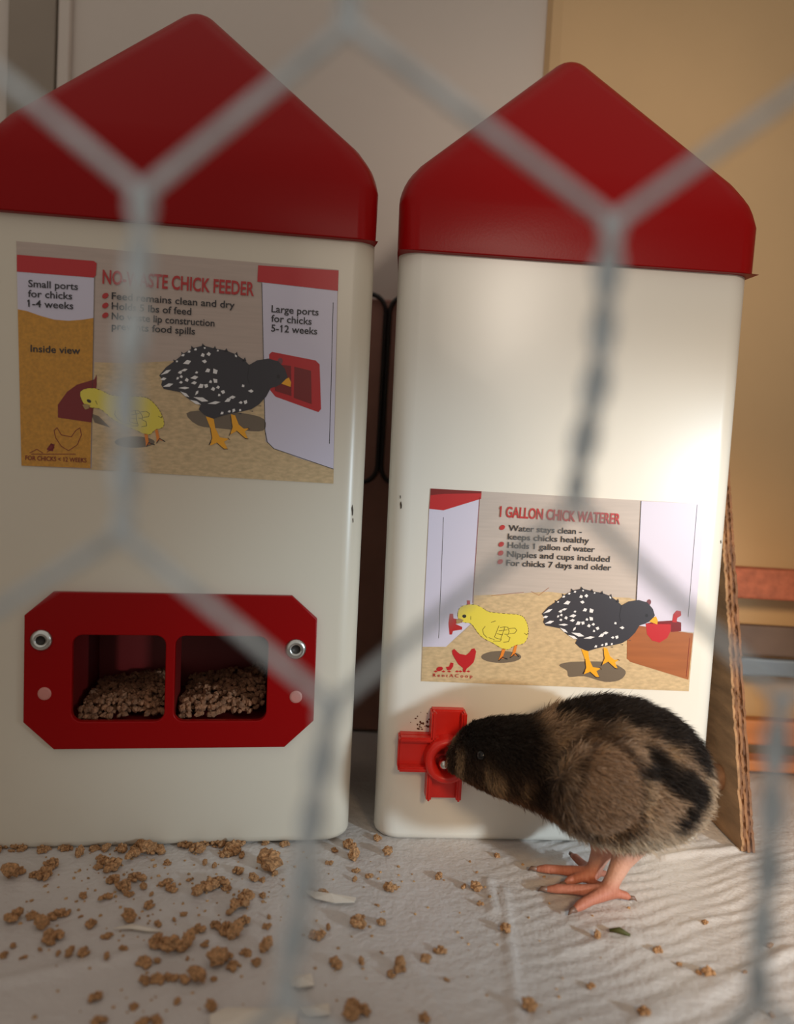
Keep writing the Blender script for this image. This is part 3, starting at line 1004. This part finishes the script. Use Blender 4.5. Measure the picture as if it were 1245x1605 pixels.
for t in C8.split():
    x, y, wd = map(float, t.split(','))
    px, py = 620 + x / 1.992, 1280 + y / 1.992
    if px > 900:
        crumble(px, py, wd / 1.992 * 1.12, i, 'tan feed crumble lying on the rippled liner before the chick\'s feet', 'feed crumbles around the chick')
    else:
        crumble(px, py, wd / 1.992 * 1.12, i, 'tan feed crumble lying on the liner between feeder and chick', 'feed crumbles between feeder and chick')
    i += 1
# line of crumbs swept against the feeder's foot
for k in range(46):
    px = rnd.uniform(-5, 455)
    py = 1327 + rnd.gauss(0, 3) + (4 if 150 < px < 280 else 0) - px * 0.012
    crumble(px, py, rnd.uniform(9, 24), i, 'tan feed crumble swept up against the foot of the feeder', 'feed crumbles along the feeder foot')
    i += 1
# fine feed dust: too small and too many to count
def stuff_lumps(name, items, m, parent=None):
    V, F = [], []
    src = []
    for s in range(4):
        bm = bmesh.new()
        bmesh.ops.create_icosphere(bm, subdivisions=1, radius=1.0)
        for v in bm.verts:
            v.co *= 1 + 0.5 * noise.noise(v.co * 1.4 + Vector((s * 7.0, 0, 0)))
        src.append(([v.co.copy() for v in bm.verts], [[v.index for v in f.verts] for f in bm.faces]))
        bm.free()
    for k, (p, r) in enumerate(items):
        vs, fs = src[k % 4]
        rot = Matrix.Rotation(k * 1.7, 3, 'Z') @ Matrix.Rotation(k * 0.9, 3, 'X')
        b = len(V)
        V += [tuple(Vector(p) + rot @ v * r) for v in vs]
        F += [[b + q for q in f] for f in fs]
    me = bpy.data.meshes.new(name)
    me.from_pydata(V, [], F)
    o = link(name, me, parent, [m])
    o['kind'] = 'stuff'
    return o
items = []
for k in range(240):
    px = rnd.triangular(-20, 640, 240) if rnd.random() < 0.8 else rnd.uniform(560, 1000)
    py = rnd.uniform(1330, 1600) if rnd.random() < 0.6 else rnd.triangular(1325, 1480, 1360)
    p = onfloor(px, py)
    if p.y > 0.334 and px > 560: continue
    items.append(((p.x, p.y, liner_h(p.x, p.y)), rnd.uniform(0.0003, 0.0008)))
tag(stuff_lumps('feed_dust', items, mat('feed_fine', (176, 138, 96), 0.85, var=0.4, vscale=500)), 'fine tan feed dust sprinkled over the paper liner', 'feed dust')

# the feed visible in the two ports
def port_feed():
    items = []
    for bay in (0, 1):
        a, b = ox[bay * 2] + 0.0015, ox[bay * 2 + 1] - 0.0015
        for k in range(520):
            u = rnd.uniform(a, b)
            d = rnd.uniform(0.004, 0.050)
            t = (u - a) / (b - a)
            h = oz0 + 0.0012 + (0.0030 + 0.0052 * t + 0.002 * noise.noise((u * 160, d * 160, bay))) * min(1, 0.25 + d / 0.016) * (1.15 if bay else 0.9)
            for zz in (h, h - 0.003):
                if zz < oz0 - 0.0006: continue
                items.append((FED.M @ Vector((u, d, zz)), rnd.uniform(0.0008, 0.0017)))
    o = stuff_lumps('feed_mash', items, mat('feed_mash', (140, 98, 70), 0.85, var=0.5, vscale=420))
    tag(o, 'heap of tan feed crumbs inside the red ports of the feeder', 'feed')
port_feed()

# torn paper scraps and a green sprig
M_scrap = mat('scrap_paper', (222, 212, 198), 0.7, bump=0.3, bscale=300)
def scrap(pts, label, h=0.003):
    P = [onfloor(*p) for p in pts]
    c = sum(P, Vector()) / len(P)
    bm = bmesh.new()
    n = len(P)
    top = []
    for k, p in enumerate(P):
        z = liner_h(p.x, p.y) + 0.0008 + h * (0.3 + 0.7 * abs(noise.noise((p.x * 90, p.y * 90, 4))))
        top.append(bm.verts.new((p.x, p.y, z)))
    bot = [bm.verts.new((v.co.x, v.co.y, v.co.z - 0.0004)) for v in top]
    ct = bm.verts.new((c.x, c.y, liner_h(c.x, c.y) + 0.001 + h))
    cb = bm.verts.new((c.x, c.y, liner_h(c.x, c.y) + 0.0006 + h))
    for k in range(n):
        bm.faces.new((top[k], top[(k + 1) % n], ct))
        bm.faces.new((bot[(k + 1) % n], bot[k], cb))
        bm.faces.new((top[(k + 1) % n], top[k], bot[k], bot[(k + 1) % n]))
    bmesh.ops.recalc_face_normals(bm, faces=bm.faces)
    tag(from_bm('paper_scrap', bm, M_scrap, None, False), label, 'paper scrap')
def k7(l): return [(x / 1.945, 1280 + y / 1.945) for x, y in l]
scrap(k7([(640, 625), (690, 602), (790, 604), (860, 598), (905, 606), (900, 660), (760, 670), (640, 668)]), 'large torn scrap of cream paper at the edge of the liner')
scrap(k7([(885, 498), (950, 488), (958, 520), (915, 532), (890, 526)]), 'small square scrap of white paper lying on the liner', 0.002)
scrap(k7([(925, 236), (970, 240), (1010, 255), (1085, 262), (1080, 275), (1020, 272), (960, 258)]), 'thin curled strip of white paper between feeder and chick', 0.002)
scrap(k7([(345, 352), (400, 340), (450, 346), (495, 358), (450, 358), (400, 352)]), 'narrow paper sliver among feed crumbles before the feeder', 0.001)
scrap(k7([(905, 590), (1003, 580), (1006, 612), (930, 618)]), 'flat grey-white paper scrap near the torn cream scrap', 0.001)
def sprig():
    a, b = onfloor(955, 1462), onfloor(988, 1470)
    z = liner_h(a.x, a.y) + 0.0008
    m = (a + b) / 2
    tag(tube('herb_sprig', [(a.x, a.y, z), (m.x, m.y + 0.0006, z + 0.0006), (b.x, b.y, z)], [0.0006, 0.0012, 0.0005], mat('sprig', (74, 74, 28), 0.7), None, 6), 'tiny dark green bit of herb on the liner by the chick', 'herb')
sprig()

# ------------------------------------------------------------------ the chick
def chick():
    rnd = random.Random(8)
    YB = 0.296                      # depth of the body's middle
    def ydepth(px):                 # the head leans in towards the drinker
        t = max(0, min(1, (900 - px) / 200))
        return YB + 0.004 + 0.022 * t * t - 0.002 * (px - 950) / 150
    # (px, top, bottom, half width m)
    ST = [(1101, 1196, 1232, 0.006), (1092, 1168, 1262, 0.013), (1075, 1146, 1281, 0.019), (1045, 1124, 1298, 0.0245), (1005, 1107, 1307, 0.0275), (960, 1101, 1309, 0.0285), (920, 1105, 1300, 0.0275),
          (888, 1115, 1285, 0.0245), (862, 1124, 1270, 0.0205), (835, 1129, 1258, 0.0175), (805, 1128, 1247, 0.0165), (772, 1128, 1238, 0.0150), (745, 1134, 1227, 0.0130), (726, 1147, 1217, 0.0100), (711, 1164, 1208, 0.0066), (703, 1180, 1203, 0.0032)]
    bm = bmesh.new()
    rings = []
    n = 28
    for (px, t, b, hw) in ST:
        Y = ydepth(px)
        T, Bp = at(px, t, Y), at(px, b, Y)
        c = (T + Bp) / 2
        ring = []
        for k in range(n):
            a = 2 * math.pi * k / n
            cz_, sx = math.cos(a), math.sin(a)
            hz = (T.z - Bp.z) / 2
            ring.append(bm.verts.new((c.x + (T.x - Bp.x) / 2 * cz_, c.y + hw * sx * (1 - 0.10 * cz_), c.z + hz * cz_)))
        rings.append(ring)
    for a, b in zip(rings, rings[1:]):
        for k in range(n):
            bm.faces.new((a[k], a[(k + 1) % n], b[(k + 1) % n], b[k]))
    bm.faces.new(rings[0]); bm.faces.new(list(reversed(rings[-1])))
    # wings: folded along each flank
    def blob(c, rx, ry, rz, rot):
        res = bmesh.ops.create_icosphere(bm, subdivisions=3, radius=1.0)
        Mx = Matrix.Translation(c) @ Matrix.Rotation(rot, 4, 'Y') @ Matrix.Diagonal((rx, ry, rz, 1))
        for v in res['verts']:
            v.co = Mx @ v.co
    for s in (-1, 1):
        c = at(925, 1200, YB)
        blob((c.x, YB + 0.004 + s * 0.0245, c.z), 0.0185, 0.0092, 0.0152, R(-28))
        blob((c.x + 0.012, YB + 0.004 + s * 0.0245, c.z - 0.006), 0.016, 0.0055, 0.0085, R(28))
    # legs: thigh, shank, toes
    M_ = []
    def limb(pts, rad):
        tube_bm(bm, pts, rad, 10)
    def foot(hip, knee, ank, toes, r):
        limb([hip, knee, knee.lerp(ank, 0.35), knee.lerp(ank, 0.7), ank], [0.0115, 0.0066, 0.0041, 0.0033, 0.0035])
        for tp, rr in toes:
            mid = ank.lerp(tp, 0.5)
            mid.z = max(tp.z, 0.0022) + 0.0016
            limb([ank, mid, mid.lerp(tp, 0.6) + Vector((0, 0, 0.0003)), tp], [0.0032, rr * 1.05, rr, rr * 0.55])
    zt = 0.0020
    yn = onfloor(948, 1402).y
    an = onfloor(952, 1398, 0.0045)
    kn = at(985, 1328, an.y + 0.004)
    hp = at(1000, 1285, an.y + 0.008)
    near_t = [(onfloor(899, 1427, zt), 0.0021), (onfloor(854, 1394, zt), 0.0019), (onfloor(918, 1379, zt), 0.0016), (onfloor(989, 1408, zt), 0.0017)]
    foot(hp, kn, an, near_t, 0.002)
    af = onfloor(928, 1370, 0.0045)
    kf = at(948, 1324, af.y + 0.002)
    hf = at(965, 1280, af.y - 0.002)
    far_t = [(onfloor(838, 1362, zt), 0.0019), (onfloor(896, 1340, zt), 0.0017), (onfloor(884, 1386, zt), 0.0019), (onfloor(953, 1371, zt), 0.0014)]
    foot(hf, kf, af, far_t, 0.002)
    me = bpy.data.meshes.new('body')
    bmesh.ops.recalc_face_normals(bm, faces=bm.faces)
    bm.to_mesh(me); bm.free()
    tmp = bpy.data.objects.new('tmp', me)
    C.objects.link(tmp)
    md = tmp.modifiers.new('r', 'REMESH')
    md.mode = 'VOXEL'
    md.voxel_size = 0.00075
    sm = tmp.modifiers.new('s', 'SMOOTH')
    sm.iterations = 3
    sm.factor = 0.5
    bpy.context.view_layer.update()
    bme = bpy.data.meshes.new_from_object(tmp.evaluated_get(bpy.context.evaluated_depsgraph_get()))
    bpy.data.objects.remove(tmp)
    base = (at(945, 1395, yn).x, yn, 0.0)
    root = empty('chick', base)
    bme.transform(Matrix.Translation((-base[0], -base[1], 0)))
    # ---- colour pattern of the down in side-view coordinates (S px per metre)
    S = FPX / (YB * math.cos(PITCH))
    ref = at(900, 1200, YB)
    refx, refz = ref.x - base[0], ref.z
    def side(co):
        x, z = (co.x - refx) * S, (co.z - refz) * S
        c, s_ = math.cos(ROLL), math.sin(ROLL)
        return 900 + x * c + z * s_, 1200 + x * s_ - z * c
    def sst(a, b, x):
        t = max(0.0, min(1.0, (x - a) / (b - a)))
        return t * t * (3 - 2 * t)
    def mix(a, b, t): return tuple(a[k] + (b[k] - a[k]) * t for k in range(3))
    BLK, UMB, GRY, TAN, SIL, RUF = (24, 17, 13), (62, 44, 31), (138, 116, 96), (158, 132, 102), (168, 152, 132), (132, 88, 58)
    def seg(x, y, ax, ay, bx, by):
        dx, dy = bx - ax, by - ay
        t = max(0, min(1, ((x - ax) * dx + (y - ay) * dy) / (dx * dx + dy * dy)))
        return math.hypot(x - ax - t * dx, y - ay - t * dy)
    def down_col(co):
        x, y = side(co)
        nz = noise.noise((co.x * 130, co.y * 130, co.z * 130))
        x += nz * 12; y += noise.noise((co.x * 130 + 9, co.y * 130, co.z * 130)) * 12
        c = mix(GRY, SIL, sst(1215, 1290, y))                          # body: grey-brown to silvery belly
        c = mix(c, TAN, 0.55 * sst(0.1, 0.5, nz))
        c = mix(c, SIL, 0.6 * sst(1050, 1100, x))
        # wing
        wd = math.hypot((x - 925) / 52, (y - 1205) / 74)
        c = mix(c, (116, 92, 72), 1 - sst(0.75, 1.05, wd))
        c = mix(c, (58, 43, 33), 0.9 * (1 - sst(0.0, 0.13, abs(wd - 1.0))))
        # saddle: dark band along the back, second dark stripe on the flank
        d1 = min(seg(x, y, 880, 1105, 960, 1098), seg(x, y, 960, 1098, 1040, 1122), seg(x, y, 1040, 1122, 1085, 1165))
        c = mix(c, BLK, 1 - sst(16, 30, d1))
        d2 = min(seg(x, y, 985, 1160, 1040, 1192), seg(x, y, 1040, 1192, 1065, 1215), seg(x, y, 1065, 1215, 1035, 1245))
        c = mix(c, BLK, 1 - sst(10, 24, d2))
        # head and neck: almost black, tan flecks along the throat
        h = 1 - sst(835, 880, x + (1200 - y) * 0.22)
        hc = mix(BLK, UMB, sst(1160, 1250, y))
        fl = sst(1195, 1235, y + (x - 780) * -0.2) * sst(0.05, 0.35, noise.noise((co.x * 210, co.y * 60, 3)))
        hc = mix(hc, TAN, 0.75 * fl)
        hc = mix(hc, RUF, 0.6 * sst(1235, 1262, y))
        c = mix(c, hc, h)
        c = mix(c, RUF, 0.8 * (1 - sst(0, 22, math.hypot(x - 905, y - 1092))))
        return c
    SKIN, SKD = (206, 156, 134), (186, 118, 94)
    nv = len(bme.vertices)
    att = bme.color_attributes.new('Col', 'FLOAT_COLOR', 'POINT')
    buf = np.ones((nv, 4), np.float32)
    bare = np.zeros(nv, bool)
    for v in bme.vertices:
        x, y = side(v.co)
        zlim = 0.0275 + 0.0016 * noise.noise((v.co.x * 300, v.co.y * 300, 1))
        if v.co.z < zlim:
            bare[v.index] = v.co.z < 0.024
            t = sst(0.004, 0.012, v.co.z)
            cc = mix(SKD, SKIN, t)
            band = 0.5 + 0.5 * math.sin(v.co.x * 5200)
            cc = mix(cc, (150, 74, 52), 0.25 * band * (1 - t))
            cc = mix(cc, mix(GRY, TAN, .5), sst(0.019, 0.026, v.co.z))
        else:
            cc = down_col(v.co)
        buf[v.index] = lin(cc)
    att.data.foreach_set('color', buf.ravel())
    bme.polygons.foreach_set('use_smooth', [True] * len(bme.polygons))
    body = link('body', bme, root, [mat('chick_body', (120, 100, 80), 0.6, attr='Col', bump=0.25, bscale=900)])
    # ---- down: short tapering filaments over the feathered part
    bme.calc_loop_triangles()
    co = np.empty(nv * 3); bme.vertices.foreach_get('co', co); co = co.reshape(-1, 3)
    no = np.empty(nv * 3); bme.vertices.foreach_get('normal', no); no = no.reshape(-1, 3)
    tr = np.empty(len(bme.loop_triangles) * 3, int); bme.loop_triangles.foreach_get('vertices', tr); tr = tr.reshape(-1, 3)
    tc = co[tr].mean(1)
    ar = np.linalg.norm(np.cross(co[tr[:, 1]] - co[tr[:, 0]], co[tr[:, 2]] - co[tr[:, 0]]), axis=1)
    ar[tc[:, 2] < 0.0215] = 0
    ar *= np.where(tc[:, 2] < 0.031, 0.35, 1.0)
    rg = np.random.default_rng(5)
    N = 95000
    ti = rg.choice(len(tr), N, p=ar / ar.sum())
    w1 = rg.random((N, 2)); q = w1.sum(1) > 1; w1[q] = 1 - w1[q]
    P = co[tr[ti, 0]] * (1 - w1.sum(1))[:, None] + co[tr[ti, 1]] * w1[:, :1] + co[tr[ti, 2]] * w1[:, 1:]
    Nn = no[tr[ti, 0]]
    flow = np.tile(np.array([0.95, 0.0, -0.35]), (N, 1))
    px_side = np.array([side(Vector(p))[0] for p in P])
    belly = np.clip((0.045 - P[:, 2]) / 0.02, 0, 1)
    flow[:, 2] -= belly * 0.7
    flow -= Nn * (flow * Nn).sum(1)[:, None]
    flow /= np.linalg.norm(flow, axis=1)[:, None] + 1e-6
    headt = np.clip((880 - px_side) / 120, 0, 1)
    ln = (0.0058 - 0.0036 * headt) * rg.uniform(0.55, 1.25, N)
    ln *= np.where(P[:, 2] < 0.031, 0.6, 1.0)
    py_side = np.array([side(Vector(p))[1] for p in P])
    onwing = (np.hypot((px_side - 922) / 50, (py_side - 1203) / 70) < 1.0) & (np.abs(P[:, 1] - (YB + 0.004 - base[1])) > 0.018)
    ln = np.where(onwing, ln * 0.62, ln)
    lift = rg.uniform(0.22, 0.75, N)[:, None]
    lift = np.where(onwing[:, None], lift * 0.55, lift)
    jit = rg.normal(0, 0.22, (N, 3))
    d1 = flow + Nn * lift + jit
    d1 /= np.linalg.norm(d1, axis=1)[:, None]
    d2 = flow * 1.15 + Nn * lift * 0.35 + jit * 1.3 + np.array([0, 0, -0.12])
    d2 /= np.linalg.norm(d2, axis=1)[:, None]
    sd = np.cross(d1, rg.normal(0, 1, (N, 3)))
    sd /= np.linalg.norm(sd, axis=1)[:, None] + 1e-9
    wv = rg.uniform(0.00010, 0.00019, N)[:, None]
    A0, A1 = P - sd * wv, P + sd * wv
    Mi = P + d1 * ln[:, None] * 0.55
    B0, B1 = Mi - sd * wv * 0.7, Mi + sd * wv * 0.7
    Tp = Mi + d2 * ln[:, None] * 0.5
    V = np.stack([A0, A1, B1, B0, Tp], 1).reshape(-1, 3)
    ii = np.arange(N) * 5
    me = bpy.data.meshes.new('down')
    me.vertices.add(N * 5)
    me.vertices.foreach_set('co', V.ravel())
    loops = np.stack([ii, ii + 1, ii + 2, ii + 3, ii + 3, ii + 2, ii + 4], 1).ravel()
    me.loops.add(N * 7)
    me.loops.foreach_set('vertex_index', loops)
    me.polygons.add(N * 2)
    ls = np.stack([np.arange(N) * 7, np.arange(N) * 7 + 4], 1).ravel()
    me.polygons.foreach_set('loop_start', ls)
    me.polygons.foreach_set('loop_total', np.tile([4, 3], N))
    me.update(calc_edges=True)
    me.validate()
    att = me.color_attributes.new('Col', 'FLOAT_COLOR', 'POINT')
    cb = np.ones((N, 5, 4), np.float32)
    for k in range(N):
        c = np.array(lin(down_col(Vector(P[k]))))
        j = rg.uniform(0.75, 1.3)
        cb[k, :, :3] = c[:3] * j
    att.data.foreach_set('color', cb.ravel())
    dn = link('down', me, root, [mat('chick_down', (110, 90, 70), 0.75, attr='Col', spec=0.25)])
    dn['kind'] = 'stuff'
    # beak, eyes, claws
    def loc(v): return Vector(v) - Vector(base)
    M_bk = mat('beak_horn', (150, 118, 88), 0.4)
    yb = ydepth(712)
    b0, b1 = loc(at(717, 1189, yb)), loc(at(698, 1202, 0.326))
    tube('beak', [b0, b0.lerp(b1, 0.45) + Vector((0, 0, 0.0008)), b0.lerp(b1, 0.8), b1], [0.0034, 0.0026, 0.0014, 0.0004], M_bk, root, 12)
    M_eye = mat('eye_black', (10, 8, 8), 0.08)
    for s in (-1, 1):
        Y = ydepth(752)
        e = loc(at(752, 1168, Y))
        bm = bmesh.new()
        bmesh.ops.create_icosphere(bm, subdivisions=3, radius=0.0022)
        bmesh.ops.translate(bm, verts=bm.verts, vec=(e.x, e.y + s * 0.0112, e.z))
        from_bm('eye', bm, M_eye, root, True)
    M_cl = mat('claw', (120, 92, 78), 0.4)
    for a_, lst in ((an, near_t), (af, far_t)):
        for tp, rr in lst:
            d = (tp - a_); d.z = 0; d.normalize()
            c0 = loc(tp) + Vector((0, 0, 0.0002))
            tube('claw', [c0 - d * 0.001, c0 + d * 0.0012, c0 + d * 0.0026 - Vector((0, 0, 0.0013))], [rr * 0.62, rr * 0.45, 0.0002], M_cl, root, 8)
    tag(root, 'fluffy dark brown and grey chick drinking from the red drinker', 'chick')
chick()

# ------------------------------------------------------------------ hexagonal wire netting in front
def netting():
    YW = 0.088
    root = empty('wire_netting', at(622, 1700, YW))
    base = Vector(root.location)
    M_w = mat('galvanised_wire', (204, 214, 220), 0.45, 0.2, bump=0.3, bscale=500, var=0.18, vscale=240)
    r = 0.00080
    # twist columns: (top px, bottom px); a cell is about 735 px wide and 770 px high in the plane of the netting
    def col(ix, iy):
        """twist segment ix (half columns), row iy"""
        known = {(0, 1): ((222, 298), (190, 832)), (2, 1): ((962, 345), (908, 782)), (1, 0): ((556, -440), (542, 34)), (1, 2): ((520, 1100), (448, 1560)), (3, 2): ((1226, 1090), (1186, 1560))}
        if (ix, iy) in known:
            return known[(ix, iy)]
        x = 222 + 367 * ix - 34 * (iy - 1)
        y = 298 + 780 * (iy - 1) + 22 * ix
        return ((x, y), (x - 32, y + 500))
    def pt(p): return at(p[0], p[1], YW) - base
    ROWS = range(-1, 4)
    # strand j runs down between half-columns j and j+1: twist in the column whose parity matches the row
    for j in range(-3, 6):
        pts = []
        for iy in ROWS:
            ix = j if (j + iy) % 2 == 1 else j + 1
            a, b = col(ix, iy)
            A, B_ = pt(a), pt(b)
            ph = 0.0 if ix == j else math.pi
            nT = 2.5
            steps = 44
            for k in range(steps + 1):
                t = k / steps
                an_ = ph + t * nT * 2 * math.pi
                e = min(1, t / 0.05, (1 - t) / 0.05) * 0.4 + 0.6
                wob = 0.0006 * noise.noise((ix * 3.3, iy * 5.1, t * 2.5))
                pts.append(A.lerp(B_, t) + Vector((math.cos(an_) * r * 1.0 * e + wob, math.sin(an_) * r * 1.0 * e, 0)))
        tube('wire', pts, r, M_w, root, 8)
    tag(root, 'out-of-focus galvanised hexagonal wire netting before feeder, waterer and chick', 'netting')
netting()
